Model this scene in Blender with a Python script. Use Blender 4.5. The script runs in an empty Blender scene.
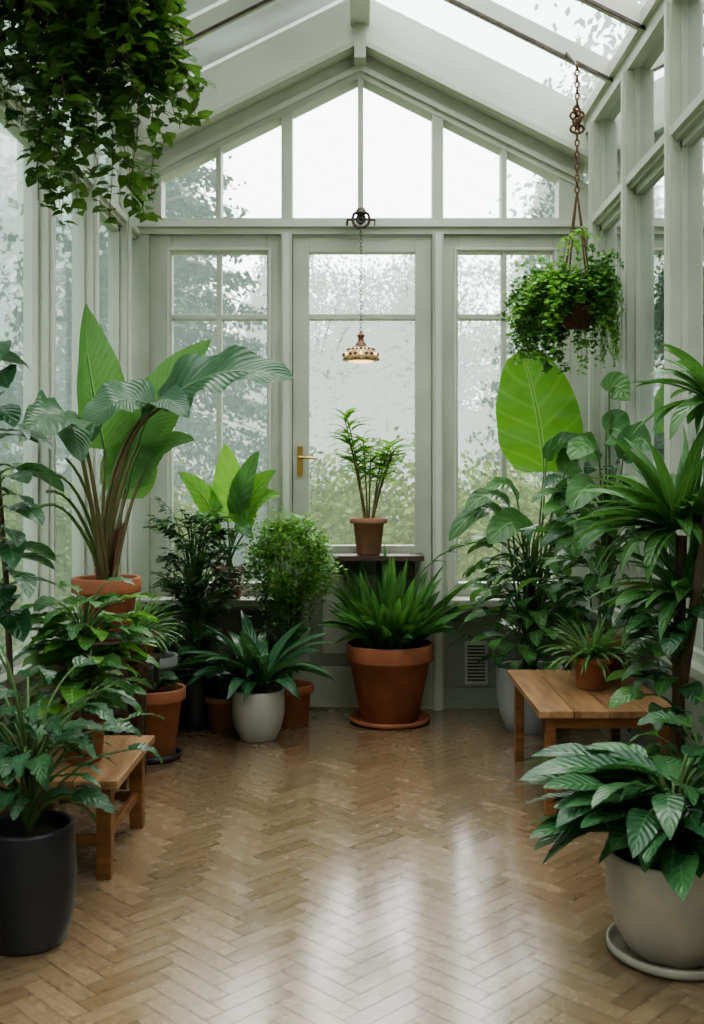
import bpy, math, random
from mathutils import Vector, Matrix
R = random.Random(7)
pi = math.pi
XW = 1.19      # half width of the conservatory
Y0, Y1 = -1.0, 5.5
EAVE, RIDGE = 3.17, 3.77
def V(*a): return Vector(a)

# ------------------------------------------------------------------ materials
def newmat(name):
    m = bpy.data.materials.new(name); m.use_nodes = True
    nt = m.node_tree; nt.nodes.clear()
    out = nt.nodes.new('ShaderNodeOutputMaterial')
    return m, nt, out
def N(nt, t, **kw):
    n = nt.nodes.new(t)
    for k, v in kw.items():
        if k in n.inputs: n.inputs[k].default_value = v
        else: setattr(n, k, v)
    return n
def L(nt, a, b): nt.links.new(a, b)
def c4(c): return (c[0], c[1], c[2], 1)
def mixc(nt, fac, a, b):
    n = nt.nodes.new('ShaderNodeMix'); n.data_type = 'RGBA'
    for sock, v in ((n.inputs[0], fac), (n.inputs[6], a), (n.inputs[7], b)):
        if isinstance(v, (tuple, list)): sock.default_value = c4(v)
        elif isinstance(v, (int, float)): sock.default_value = v
        else: L(nt, v, sock)
    return n.outputs[2]
def math_(nt, op, a, b=0.0):
    n = nt.nodes.new('ShaderNodeMath'); n.operation = op
    for i, v in enumerate((a, b)):
        if isinstance(v, (int, float)): n.inputs[i].default_value = v
        else: L(nt, v, n.inputs[i])
    return n.outputs[0]
def ramp(nt, fac, lo, hi):
    n = nt.nodes.new('ShaderNodeMapRange')
    n.inputs[1].default_value = lo; n.inputs[2].default_value = hi
    L(nt, fac, n.inputs[0]); return n.outputs[0]
def noise(nt, scale, detail=4, vec=None, stretch=None):
    n = N(nt, 'ShaderNodeTexNoise', Scale=scale, Detail=detail)
    if vec is None:
        vec = N(nt, 'ShaderNodeTexCoord').outputs['Object']
    if stretch:
        mp = N(nt, 'ShaderNodeMapping'); mp.inputs['Scale'].default_value = stretch
        L(nt, vec, mp.inputs[0]); vec = mp.outputs[0]
    L(nt, vec, n.inputs['Vector'])
    return n.outputs[0]

def basic(name, c1, c2=None, rough=.6, scale=6, metal=0, bump=0, stretch=None, spec=.5):
    m, nt, out = newmat(name)
    p = N(nt, 'ShaderNodeBsdfPrincipled', Roughness=rough, Metallic=metal)
    p.inputs['Specular IOR Level'].default_value = spec
    c2 = c2 or tuple(x*.75 for x in c1)
    nz = noise(nt, scale, 6, stretch=stretch)
    L(nt, mixc(nt, ramp(nt, nz, .35, .68), c1, c2), p.inputs['Base Color'])
    if bump:
        b = N(nt, 'ShaderNodeBump', Strength=bump, Distance=.01)
        L(nt, noise(nt, scale*6, 4, stretch=stretch), b.inputs['Height']); L(nt, b.outputs[0], p.inputs['Normal'])
    L(nt, p.outputs[0], out.inputs[0]); return m

def leafmat(name, dark, light, vein=None, transl=.3, rough=.32, vfreq=9, vstr=.35, silver=0):
    m, nt, out = newmat(name)
    at = N(nt, 'ShaderNodeAttribute', attribute_name='rnd')
    uv = N(nt, 'ShaderNodeTexCoord')
    sep = N(nt, 'ShaderNodeSeparateXYZ'); L(nt, uv.outputs['UV'], sep.inputs[0])
    base = mixc(nt, at.outputs['Fac'], dark, light)
    nz = noise(nt, 14, 3)
    base = mixc(nt, math_(nt, 'MULTIPLY', ramp(nt, nz, .4, .7), .35), base, tuple(x*.55 for x in dark))
    au = math_(nt, 'ABSOLUTE', math_(nt, 'SUBTRACT', sep.outputs[0], .5))
    vein = vein or tuple(min(1, x*1.7+.02) for x in light)
    sv = math_(nt, 'SINE', math_(nt, 'MULTIPLY', math_(nt, 'SUBTRACT', sep.outputs[1], math_(nt, 'MULTIPLY', au, .45)), vfreq*2*pi))
    svm = math_(nt, 'MULTIPLY', ramp(nt, sv, .6 if not silver else .1, 1.0), vstr)
    mid = math_(nt, 'LESS_THAN', au, .03)
    mask = math_(nt, 'MAXIMUM', svm, math_(nt, 'MULTIPLY', mid, .7))
    col = mixc(nt, mask, base, vein)
    p = N(nt, 'ShaderNodeBsdfPrincipled', Roughness=rough)
    L(nt, col, p.inputs['Base Color'])
    b = N(nt, 'ShaderNodeBump', Strength=.3, Distance=.003); L(nt, sv, b.inputs['Height']); L(nt, b.outputs[0], p.inputs['Normal'])
    t = N(nt, 'ShaderNodeBsdfTranslucent')
    tc = mixc(nt, .5, col, tuple(min(1, x) for x in (light[0]*2.0, light[1]*2.0, light[2]*1.2)))
    L(nt, tc, t.inputs[0])
    mx = N(nt, 'ShaderNodeMixShader', Fac=transl)
    L(nt, p.outputs[0], mx.inputs[1]); L(nt, t.outputs[0], mx.inputs[2]); L(nt, mx.outputs[0], out.inputs[0])
    return m

def haze_glow_mat(name, col, haze, f, emis):  # fog haze painted into the surface: pale emission mixed over the diffuse colour
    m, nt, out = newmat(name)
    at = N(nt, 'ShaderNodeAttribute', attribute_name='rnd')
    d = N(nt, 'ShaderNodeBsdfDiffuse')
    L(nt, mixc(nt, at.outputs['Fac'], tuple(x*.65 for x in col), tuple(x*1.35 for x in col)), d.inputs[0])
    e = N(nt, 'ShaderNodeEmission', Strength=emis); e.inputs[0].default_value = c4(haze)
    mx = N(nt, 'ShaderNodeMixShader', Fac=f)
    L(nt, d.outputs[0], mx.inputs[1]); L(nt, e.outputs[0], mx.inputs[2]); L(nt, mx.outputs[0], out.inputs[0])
    return m

def glassmat(name, haze_amt, tint, stretch):
    m, nt, out = newmat(name)
    tr = N(nt, 'ShaderNodeBsdfTransparent'); tr.inputs[0].default_value = c4(tint)
    gl = N(nt, 'ShaderNodeBsdfGlossy', Roughness=.03)
    fr = N(nt, 'ShaderNodeFresnel', IOR=1.45)
    m1 = N(nt, 'ShaderNodeMixShader'); L(nt, fr.outputs[0], m1.inputs[0]); L(nt, tr.outputs[0], m1.inputs[1]); L(nt, gl.outputs[0], m1.inputs[2])
    tl = N(nt, 'ShaderNodeBsdfTranslucent'); tl.inputs[0].default_value = (.6, .72, .70, 1)
    m2 = N(nt, 'ShaderNodeMixShader')
    f = math_(nt, 'MULTIPLY', ramp(nt, noise(nt, 3, 5, stretch=stretch), .3, .75), haze_amt)
    L(nt, f, m2.inputs[0]); L(nt, m1.outputs[0], m2.inputs[1]); L(nt, tl.outputs[0], m2.inputs[2])
    L(nt, m2.outputs[0], out.inputs[0]); return m

def glow(name, col, st):
    m, nt, out = newmat(name); e = N(nt, 'ShaderNodeEmission', Strength=st); e.inputs[0].default_value = c4(col); L(nt, e.outputs[0], out.inputs[0]); return m

M = {}
M['frame'] = basic('painted_sage_wood', (.53, .545, .455), (.42, .435, .36), .42, 3, bump=.08)
M['frame2'] = basic('painted_sage_panel', (.31, .33, .265), (.22, .24, .19), .5, 2.5, bump=.08)
M['beam'] = basic('painted_pale_beam', (.63, .64, .56), (.54, .55, .475), .5, 2, bump=.05)
M['plaster'] = basic('plaster', (.55, .54, .5), (.5, .49, .45), .8, 2)
M['terra'] = basic('terracotta', (.40, .145, .07), (.26, .095, .05), .75, 7, bump=.15)
M['terra2'] = basic('aged_terracotta', (.35, .17, .10), (.22, .12, .08), .8, 5, bump=.2)
M['grey'] = basic('grey_stone_pot', (.36, .37, .36), (.25, .26, .25), .65, 5, bump=.15)
M['white'] = basic('white_ceramic', (.56, .54, .49), (.42, .40, .36), .45, 4)
M['beige'] = basic('beige_stone_pot', (.40, .36, .29), (.27, .24, .19), .6, 5, bump=.15)
M['black'] = basic('black_plastic', (.018, .019, .023), (.035, .035, .04), .35, 5)
M['brownpot'] = basic('brown_basket', (.14, .065, .035), (.06, .03, .02), .8, 20, bump=.5)
M['coir'] = basic('coir_basket', (.14, .09, .05), (.06, .04, .02), .95, 30, bump=.8)
M['soil'] = basic('soil', (.035, .022, .015), (.015, .01, .008), .95, 40, bump=.9)
M['wood'] = basic('bench_wood', (.29, .13, .048), (.145, .062, .024), .42, 5, stretch=(1, 8, 8), bump=.1)
M['woodtop'] = basic('bench_top_wood', (.42, .245, .125), (.23, .12, .055), .30, 4, stretch=(8, 1, 8), bump=.1)
M['darkwood'] = basic('dark_wood', (.09, .05, .03), (.05, .03, .02), .5, 5, stretch=(1, 8, 8))
M['groove'] = basic('floor_groove', (.05, .033, .02), None, .8, 5)
M['brass'] = basic('brass', (.55, .36, .14), (.40, .25, .09), .3, 10, metal=1)
M['iron'] = basic('dark_iron', (.10, .08, .07), (.05, .04, .035), .5, 20, metal=.7)
M['rope'] = basic('hemp_rope', (.20, .11, .06), (.10, .06, .03), .9, 60)
M['shade'] = basic('cream_glass_shade', (.75, .56, .34), (.50, .28, .12), .3, 30)
M['mahog'] = basic('lamp_mahogany', (.20, .07, .035), (.11, .04, .02), .3, 20)
M['amber'] = glow('lit_amber_glass', (1, .62, .28), 1.7)
M['bark'] = basic('bark', (.13, .085, .05), (.06, .04, .025), .9, 18, stretch=(1, 1, .3), bump=.6)
M['stemg'] = basic('green_stem', (.12, .20, .06), (.07, .12, .035), .5, 8)
M['stemr'] = basic('reddish_stem', (.20, .15, .07), (.10, .11, .04), .5, 8)
M['dry'] = basic('dry_sheath', (.18, .10, .055), (.09, .05, .03), .85, 20, stretch=(1, 1, .2), bump=.4)
M['banana'] = leafmat('banana_leaf', (.08, .21, .06), (.17, .33, .11), transl=.42, vfreq=18, vstr=.2)
M['bananad'] = leafmat('banana_leaf_dark', (.05, .125, .06), (.10, .20, .10), (.18, .30, .17), transl=.24, vfreq=18, vstr=.25, rough=.28)
M['ear'] = leafmat('elephant_ear_leaf', (.085, .23, .035), (.15, .34, .055), (.27, .48, .14), transl=.40, vfreq=6, vstr=.35)
M['bright'] = leafmat('bright_leaf', (.09, .23, .035), (.20, .40, .08), transl=.36, vfreq=7, vstr=.2)
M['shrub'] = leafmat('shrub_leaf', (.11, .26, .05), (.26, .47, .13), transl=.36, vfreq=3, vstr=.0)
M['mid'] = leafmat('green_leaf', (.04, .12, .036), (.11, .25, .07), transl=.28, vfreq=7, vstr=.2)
M['dark'] = leafmat('dark_leaf', (.022, .074, .032), (.06, .15, .058), (.10, .19, .08), transl=.2, vfreq=7, vstr=.2, rough=.27)
M['ivy'] = leafmat('ivy_leaf', (.025, .065, .018), (.10, .19, .045), transl=.44, vfreq=3, vstr=.2)
M['lily'] = leafmat('lily_leaf', (.04, .135, .045), (.13, .29, .08), transl=.28, vfreq=5, vstr=.12, rough=.27)
M['strap'] = leafmat('strap_leaf', (.04, .115, .055), (.09, .21, .09), (.2, .32, .16), transl=.2, vfreq=8, vstr=.12, rough=.25)
M['silver'] = leafmat('dieffenbachia_leaf', (.024, .085, .034), (.066, .17, .06), (.10, .21, .085), transl=.18, vfreq=8, vstr=.12, rough=.25)
M['spider'] = leafmat('spider_leaf', (.08, .19, .06), (.18, .33, .12), (.4, .5, .3), transl=.3, vfreq=1, vstr=0)
M['glass'] = glassmat('window_glass', .02, (.97, .99, .98), (1, 1, .4))
M['glass_side'] = glassmat('misted_side_glass', .16, (.82, .90, .90), (1, 1, .25))
M['glass_roof'] = glassmat('roof_glass', .14, (.93, .96, .95), (.4, 1, 1))
M['t1'] = haze_glow_mat('near_foliage_haze_glow', (.16, .225, .075), (.8, .9, .6), .18, .7)  # outdoor materials carry painted haze glow, stronger on farther foliage
M['t2'] = haze_glow_mat('mid_foliage_haze_glow', (.075, .125, .075), (.72, .88, .80), .30, .62)
M['t3'] = haze_glow_mat('far_foliage_haze_glow', (.09, .14, .085), (.84, .94, .86), .60, 1.05)
M['trunk'] = haze_glow_mat('bark_haze_glow', (.08, .07, .06), (.8, .9, .85), .4, .7)
M['grass'] = haze_glow_mat('grass_haze_glow', (.20, .26, .09), (.8, .9, .7), .2, .8)

# ------------------------------------------------------------------ mesh builder
class MB:
    def __init__(s): s.v=[]; s.f=[]; s.uv=[]; s.r=[]; s.m=[]; s.mats=[]
    def mi(s, k):
        if k not in s.mats: s.mats.append(k)
        return s.mats.index(k)
    def grid(s, rows, mat, rnd=0.5, closed=False, uvs=None):
        o=len(s.v); nr=len(rows); nc=len(rows[0]); k=s.mi(mat)
        for r in rows:
            for p in r: s.v.append(p); s.r.append(rnd)
        for i in range(nr-1):
            for j in range(nc if closed else nc-1):
                j2=(j+1)%nc
                s.f.append((o+i*nc+j, o+i*nc+j2, o+(i+1)*nc+j2, o+(i+1)*nc+j))
                a,b=j/(nc-1 if not closed else nc), (j+1)/(nc-1 if not closed else nc)
                s.uv.append(((a,i/(nr-1)),(b,i/(nr-1)),(b,(i+1)/(nr-1)),(a,(i+1)/(nr-1)))); s.m.append(k)
    def poly(s, pts, mat, rnd=.5, uv=None):
        o=len(s.v); s.v+=pts; s.r+=[rnd]*len(pts); s.f.append(tuple(range(o,o+len(pts))))
        s.uv.append(uv or tuple((0.3,0.3) for _ in pts)); s.m.append(s.mi(mat))
    def box(s, x0,x1,y0,y1,z0,z1, mat):
        p=[V(x0,y0,z0),V(x1,y0,z0),V(x1,y1,z0),V(x0,y1,z0),V(x0,y0,z1),V(x1,y0,z1),V(x1,y1,z1),V(x0,y1,z1)]
        for q in ((3,2,1,0),(4,5,6,7),(0,1,5,4),(1,2,6,5),(2,3,7,6),(3,0,4,7)): s.poly([p[i].copy() for i in q],mat)
    def prism(s, xz, y0,y1, mat):
        n=len(xz); s.poly([V(x,y0,z) for x,z in xz],mat); s.poly([V(x,y1,z) for x,z in reversed(xz)],mat)
        for i in range(n):
            a,b=xz[i],xz[(i+1)%n]
            s.poly([V(a[0],y0,a[1]),V(a[0],y1,a[1]),V(b[0],y1,b[1]),V(b[0],y0,b[1])],mat)
    def tube(s, pts, r0, r1, mat, n=6, rnd=.5):
        rows=[]; m=len(pts)
        for i,p in enumerate(pts):
            t=(pts[min(i+1,m-1)]-pts[max(i-1,0)])
            if t.length<1e-7: t=V(0,0,1)
            t.normalize(); a=t.cross(V(0,1,0) if abs(t.y)<.9 else V(1,0,0)).normalized(); b=t.cross(a)
            r=r0+(r1-r0)*i/(m-1)
            rows.append([p+a*r*math.cos(2*pi*k/n)+b*r*math.sin(2*pi*k/n) for k in range(n)])
        s.grid(rows,mat,rnd,True)
        s.poly([q.copy() for q in rows[0][::-1]],mat); s.poly([q.copy() for q in rows[-1]],mat)
    def lathe(s, c, prof, mat, n=40):
        s.grid([[c+V(r*math.cos(2*pi*k/n), r*math.sin(2*pi*k/n), z) for k in range(n)] for r,z in prof],mat,.5,True)
    def ball(s, c, r, mat, n=8):
        s.lathe(c,[(max(.0003,r*math.sin(pi*i/6)),-r*math.cos(pi*i/6)) for i in range(7)],mat,n)
    def link(s, c, h, w, r, ang, mat):
        rows=[]
        ax=V(math.cos(ang),math.sin(ang),0); nn=V(-math.sin(ang),math.cos(ang),0)
        for i in range(11):
            a=2*pi*i/10; e=ax*math.cos(a)*w+V(0,0,1)*math.sin(a)*h; d=(ax*math.cos(a)+V(0,0,1)*math.sin(a))
            rows.append([c+e+d*r*math.cos(2*pi*k/5)+nn*r*math.sin(2*pi*k/5) for k in range(5)])
        s.grid(rows,mat,.5,True)
    def obj(s, name, parent=None, origin=V(0,0,0), smooth=False, clampit=False, bevel=0):
        vs=s.v
        if clampit:
            for p in vs:
                lim=XW-.1
                if p.x>lim: p.x=lim+min(.06,(p.x-lim)*.2)
                if p.x<-lim: p.x=-lim-min(.06,(-lim-p.x)*.2)
                if p.y>5.38: p.y=5.38+min(.05,(p.y-5.38)*.15)
                if p.z<.012: p.z=.012
        me=bpy.data.meshes.new(name)
        me.from_pydata([tuple(p-origin) for p in vs],[],s.f)
        for k in s.mats: me.materials.append(M[k])
        me.polygons.foreach_set('material_index',s.m)
        u=me.uv_layers.new(name='UVMap'); fl=[]
        for q in s.uv:
            for a in q: fl+=[a[0],a[1]]
        u.data.foreach_set('uv',fl)
        at=me.attributes.new('rnd','FLOAT','POINT'); at.data.foreach_set('value',s.r)
        if smooth: me.polygons.foreach_set('use_smooth',[True]*len(s.f))
        me.update()
        ob=bpy.data.objects.new(name,me); bpy.context.scene.collection.objects.link(ob)
        if parent: ob.parent=parent
        else: ob.location=origin
        if bevel:
            import bmesh
            bm=bmesh.new(); bm.from_mesh(me); bmesh.ops.remove_doubles(bm,verts=bm.verts,dist=1e-5); bm.to_mesh(me); bm.free()
            b=ob.modifiers.new('bevel','BEVEL'); b.width=bevel; b.segments=2; b.limit_method='ANGLE'
        return ob
def empty(name, loc):
    e=bpy.data.objects.new(name,None); e.location=loc; e.empty_display_size=.05
    bpy.context.scene.collection.objects.link(e); return e

# ------------------------------------------------------------------ leaves
def pr_lance(t): return max(0,math.sin(pi*min(1,t**.75)))**.8
def pr_ovate(t): return max(0,math.sin(pi*t**.62))**.62
def pr_ear(t): return (max(0,1-((t-.36)/.64)**2)**.5 if t>.36 else (.62+.38*math.sin(pi/2*t/.36)) if t>0.02 else .35)
def pr_strap(t): return min(1,.55+t*2)*max(0,1-t**3)**.8
def pr_lobe(t): return pr_ovate(t)*(.62+.38*abs(math.cos(t*pi*4.5)))
def bez(a,b,c,t): return a*(1-t)**2+b*2*t*(1-t)+c*t*t
def leafc(mb,A,B,C,W,hint,prof,mat,n=10,fold=.18,wav=0,rnd=None,cols=4):
    rnd=R.random() if rnd is None else rnd
    rows=[]; ph=R.random()*6
    for i in range(n+1):
        t=i/n; p=bez(A,B,C,t); d=(bez(A,B,C,min(1,t+.02))-bez(A,B,C,max(0,t-.02)))
        if d.length<1e-8: d=V(0,0,1)
        d.normalize(); sd=d.cross(hint)
        if sd.length<1e-4: sd=d.cross(V(.3,.5,.8))
        sd.normalize(); nn=sd.cross(d).normalized(); w=W*.5*max(.0005,prof(t)); row=[]
        for j in range(cols+1):
            u=j/cols*2-1
            row.append(p+sd*w*u+nn*(w*abs(u)*fold+wav*w*abs(u)*math.sin(t*19+ph+u*2)))
        rows.append(row)
    mb.grid(rows,mat,rnd)
def leaf(mb,p,az,e0,e1,Ln,W,prof,mat,n=8,fold=.18,roll=0,wav=0,cols=2,rnd=None):
    d0=V(math.cos(az)*math.cos(e0),math.sin(az)*math.cos(e0),math.sin(e0)); d1=V(math.cos(az)*math.cos(e1),math.sin(az)*math.cos(e1),math.sin(e1))
    B=p+d0*Ln*.5; C=B+d1*Ln*.5
    side=V(-math.sin(az),math.cos(az),0)
    up=d0.cross(side); up=(up+side*math.sin(roll)).normalized()
    leafc(mb,p,B,C,W,up,prof,mat,n,fold,wav,rnd,cols)
def rosette(mb,c,n,Ln,W,e_lo,e_hi,drop,prof,mat,spread=.03,nseg=8,fold=.2):
    for i in range(n):
        az=i*2.39996+R.uniform(-.3,.3); f=R.random(); e=e_lo+(e_hi-e_lo)*f
        l=Ln*R.uniform(.75,1.08)
        leaf(mb,c+V(math.cos(az)*spread,math.sin(az)*spread,0),az,e,e-drop*R.uniform(.7,1.2)*(1.3-f*.7),l,W*R.uniform(.8,1.15),prof,mat,nseg,fold,R.uniform(-.3,.3))
def petleaf(mb,c,az,el,pl,Ln,W,drop,prof,mat,stem='stemg',n=9,r=.004,cols=4,wav=.05):
    d=V(math.cos(az)*math.cos(el),math.sin(az)*math.cos(el),math.sin(el))
    mid=c+V(0,0,pl*.4)+d*pl*.35; e=c+d*pl
    mb.tube([bez(c,mid,e,k/5) for k in range(6)],r*1.4,r,stem,5)
    leaf(mb,e,az+R.uniform(-.3,.3),el*.35,el*.35-drop,Ln,W,prof,mat,n,.15,R.uniform(-.5,.5),wav,cols)
def frond(mb,p,az,e0,e1,Ln,ll,lw,mat,stem='stemg',k=16):
    d0=V(math.cos(az)*math.cos(e0),math.sin(az)*math.cos(e0),math.sin(e0)); d1=V(math.cos(az)*math.cos(e1),math.sin(az)*math.cos(e1),math.sin(e1))
    B=p+d0*Ln*.5; C=B+d1*Ln*.5
    mb.tube([bez(p,B,C,i/7) for i in range(8)],.003,.0015,stem,4)
    for i in range(k):
        t=.25+.75*i/k; q=bez(p,B,C,t); s=math.sin(pi*(.15+.8*t))
        for sg in (-1,1):
            leaf(mb,q,az+sg*R.uniform(.7,1.1),R.uniform(-.1,.6),R.uniform(-.7,0),ll*s*R.uniform(.8,1.1),lw,pr_lance,mat,4,.1,0)
def potprof(rb,rt,h,lip=.0,th=.012):
    p=[(0.001,0),(rb*.96,0),(rb,.006)]
    if lip: p+=[(rt-.018,h-lip),(rt-.002,h-lip+.002),(rt,h-lip+.008),(rt,h-.006),(rt-.004,h),(rt-th,h),(rt-th-.004,h-.006),(rt-th-.012,h-.05)]
    else: p+=[(rb+(rt-rb)*.35+.012,h*.25),(rb+(rt-rb)*.7+.012,h*.55),(rt-.001,h-.008),(rt-.003,h),(rt-th,h),(rt-th-.003,h-.006),(rt-th-.008,h-.05)]
    return p
def plant(name,loc,rb,rt,h,mat,lip=.0,saucer=None):
    e=empty(name,loc); c=V(*loc); z=0
    if saucer:
        s=MB(); r,sm=saucer; s.lathe(c,[(.001,0),(r*.9,0),(r,.012),(r,.028),(r-.008,.03),(r-.014,.012),(.001,.010)],sm,44)
        s.obj('saucer',e,c,True); z=.012
    b=MB(); b.lathe(c+V(0,0,z),potprof(rb,rt,h,lip),mat,44); b.obj('pot',e,c,True)
    s=MB(); ri=rt-.02 if not lip else rt-.024
    s.lathe(c+V(0,0,z+h-.035),[(.001,.012),(ri*.5,.008),(ri,0)],'soil',28); s.obj('soil',e,c,True)
    return e,c,c+V(0,0,z+h-.03)

# ------------------------------------------------------------------ room: floor
def build_floor():
    import bmesh
    W=.055; n=4; mb=MB()
    mb.mats=['floor']; rot=Matrix.Rotation(pi/4,3,'Z'); g=.0009
    cx,cy=0,2.2
    def plank(x,y,w,h,vert):
        p=[V(x*W+g,y*W+g,0),V((x+w)*W-g,y*W+g,0),V((x+w)*W-g,(y+h)*W-g,0),V(x*W+g,(y+h)*W-g,0)]
        p=[rot@q+V(cx,cy,0) for q in p]; m=sum(p,V(0,0,0))/4
        if abs(m.x)>1.5 or m.y<Y0-.3 or m.y>Y1+.4: return
        uv=[(0,0),(w,0),(w,h),(0,h)]
        if vert: uv=[(b,a) for a,b in uv]
        ox=R.random()*50
        mb.poly(p,'floor',min(1,R.random()*.65+(.35 if vert else 0)),tuple((a*W+ox,b*W+ox) for a,b in uv))
    for k in range(-110,110):
        for m in range(-15,15):
            plank(k+2*n*m,k,n,1,False); plank(k+2*n*m+2*n-1,k,1,n,True)
    sl=MB(); ob=mb.obj('floor')
    bm=bmesh.new(); bm.from_mesh(ob.data)
    for co,no in (((XW+.02,0,0),(1,0,0)),((-XW-.02,0,0),(-1,0,0)),((0,Y1+.02,0),(0,1,0)),((0,Y0-.02,0),(0,-1,0))):
        bmesh.ops.bisect_plane(bm,geom=bm.verts[:]+bm.edges[:]+bm.faces[:],plane_co=co,plane_no=no,clear_outer=True)
    bm.to_mesh(ob.data); bm.free()
    sl.box(-XW-.1,XW+.1,Y0-.1,Y1+.1,-.08,-.0015,'groove'); sl.obj('subfloor',ob)
m,nt,out=newmat('herringbone_parquet')
at=N(nt,'ShaderNodeAttribute',attribute_name='rnd'); tc=N(nt,'ShaderNodeTexCoord')
g1=noise(nt,1.0,6,tc.outputs['UV'],(7,110,1)); g2=noise(nt,1.0,3,tc.outputs['UV'],(3,25,1)); big=noise(nt,1.3,4); wear=noise(nt,24,12)
c=mixc(nt,at.outputs['Fac'],(.195,.125,.068),(.34,.235,.138))
c=mixc(nt,math_(nt,'MULTIPLY',ramp(nt,g1,.4,.7),.4),c,(.13,.08,.043))
c=mixc(nt,math_(nt,'MULTIPLY',ramp(nt,g2,.45,.7),.25),c,(.34,.25,.155))
c=mixc(nt,math_(nt,'MULTIPLY',ramp(nt,big,.4,.7),.35),c,(.18,.122,.072))
c=mixc(nt,math_(nt,'MULTIPLY',ramp(nt,wear,.56,.72),.35),c,(.09,.062,.04))
p=N(nt,'ShaderNodeBsdfPrincipled'); L(nt,c,p.inputs['Base Color'])
rr=math_(nt,'ADD',math_(nt,'MULTIPLY',ramp(nt,wear,.4,.7),.12),.16); rr=math_(nt,'ADD',rr,math_(nt,'MULTIPLY',at.outputs['Fac'],.06)); L(nt,rr,p.inputs['Roughness'])
b=N(nt,'ShaderNodeBump',Strength=.08,Distance=.003); L(nt,math_(nt,'ADD',g1,math_(nt,'MULTIPLY',wear,1.2)),b.inputs['Height']); L(nt,b.outputs[0],p.inputs['Normal'])
p.inputs['Specular IOR Level'].default_value=.9
p.inputs['Coat Weight'].default_value=.65; p.inputs['Coat Roughness'].default_value=.13; p.inputs['Coat IOR'].default_value=1.6
L(nt,p.outputs[0],out.inputs[0]); M['floor']=m
build_floor()

# ------------------------------------------------------------------ room: back wall
GT=lambda x: 3.365-.5*abs(x)       # top of gable glass
BL=lambda x: 3.50-.5*abs(x); RT=lambda x: RIDGE-.5*abs(x)
w=MB()
yf,yb=Y1,Y1+.09
for x0,x1 in ((-XW-.1,-.40),(.41,XW+.1)):                # dado below the sidelights
    w.box(x0,x1,yf,yb,0,.56,'frame2')
    xa,xb=max(x0,-XW)+.06,min(x1,XW)-.06
    for a,bb,cc,d in ((x0,x1,.0,.11),(x0,x1,.48,.56)): w.box(max(a,-XW),min(bb,XW),yf-.02,yf,cc,d,'frame2')
    for xx in (xa-.06,(xa+xb)/2-.03,xb): w.box(xx,xx+.06,yf-.015,yf,.11,.48,'frame2')
for x0,x1 in ((-XW-.1,-.41),(.42,XW+.1)): w.box(x0,x1,yf,yb,.56,.60,'frame')
for x in (-.42,.386): w.box(x,x+.058,yf-.05,yb,0,2.53,'frame')       # posts
for x in (-.408,.398): w.box(x,x+.034,yf-.07,yf-.05,0,2.53,'beam')
for x0,x1 in ((-XW-.1,-1.125),(1.125,XW+.1)): w.box(x0,x1,yf-.03,yb,0,2.54,'frame')
w.box(-XW-.1,XW+.1,yf-.04,yb,2.53,2.615,'frame'); w.box(-XW,XW,yf-.06,yf-.04,2.565,2.60,'beam')
for x,ww in ((-.42,.058),(-.012,.03),(.386,.058),(-.77,.028),(.755,.028)):   # gable mullions
    w.prism([(x,2.61),(x+ww,2.61),(x+ww,GT(x+ww)+.03),(x,GT(x)+.03)],yf-.03,yb-.02,'frame')
for s in (-1,1):
    w.prism([(0,GT(0)),(0,BL(0)+.02),(s*1.19,BL(1.19)+.02),(s*1.19,GT(1.19))],yf-.035,yb,'frame')
    w.prism([(0,GT(0)+.035),(0,GT(0)+.065),(s*1.19,GT(1.19)+.065),(s*1.19,GT(1.19)+.035)],yf-.055,yf-.035,'beam')
    w.prism([(0,BL(0)),(0,RT(0)),(s*(XW+.1),RT(XW+.1)),(s*(XW+.1),BL(XW+.1))],yf-.13,yb,'beam')
    w.prism([(0,BL(0)),(0,BL(0)+.03),(s*XW,BL(XW)+.03),(s*XW,BL(XW))],yf-.15,yf-.13,'frame')
    w.prism([(s*1.06,2.612),(s*1.29,2.612),(s*1.29,GT(1.29)+.05),(s*1.06,GT(1.06)+.02)],yf-.028,yb-.005,'frame')
w.box(-.03,.03,yf-.16,yf,3.42,3.6,'frame')
w.obj('wall_back')
for nm,x0,x1 in (('windowsill',-XW,-.43),('windowsill',.45,XW)):
    s=MB(); s.box(x0+.002,x1,Y1-.20,Y1-.021,.565,.60,'frame'); s.box(x0+.002,x1,Y1-.19,Y1-.021,.545,.565,'frame2'); s.obj(nm,bevel=.003)
g=MB(); g.poly([V(-1.06,Y1+.03,2.615),V(1.06,Y1+.03,2.615),V(1.06,Y1+.03,GT(1.06)),V(0,Y1+.03,GT(0)),V(-1.06,Y1+.03,GT(1.06))],'glass'); g.obj('window_1')
def sidelight(name,x0,x1,gx0,gx1,mx):
    e=empty(name,((x0+x1)/2,Y1,1.5)); o=V((x0+x1)/2,Y1,1.5); f=MB(); a,b_=Y1-.01,Y1+.06
    f.box(x0,gx0,a,b_,.6,2.53,'frame'); f.box(gx1,x1,a,b_,.6,2.53,'frame'); f.box(gx0,gx1,a,b_,2.437,2.53,'frame'); f.box(gx0,gx1,a,b_,.6,.67,'frame')
    for q in (gx0-.025,gx1+.01): f.box(q,q+.015,a-.01,a,.66,2.455,'beam')
    f.box(gx0-.025,gx1+.025,a-.01,a,2.447,2.462,'beam')
    f.box(mx-.014,mx+.014,a+.005,b_-.01,.67,2.437,'frame')
    for z in (2.094,): f.box(gx0,gx1,a+.006,b_-.011,z-.015,z+.015,'frame')
    f.obj('frame',e,o,bevel=.003)
    g=MB(); g.poly([V(gx0,Y1+.03,.67),V(gx1,Y1+.03,.67),V(gx1,Y1+.03,2.437),V(gx0,Y1+.03,2.437)],'glass'); g.obj('glass',e,o)
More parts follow.
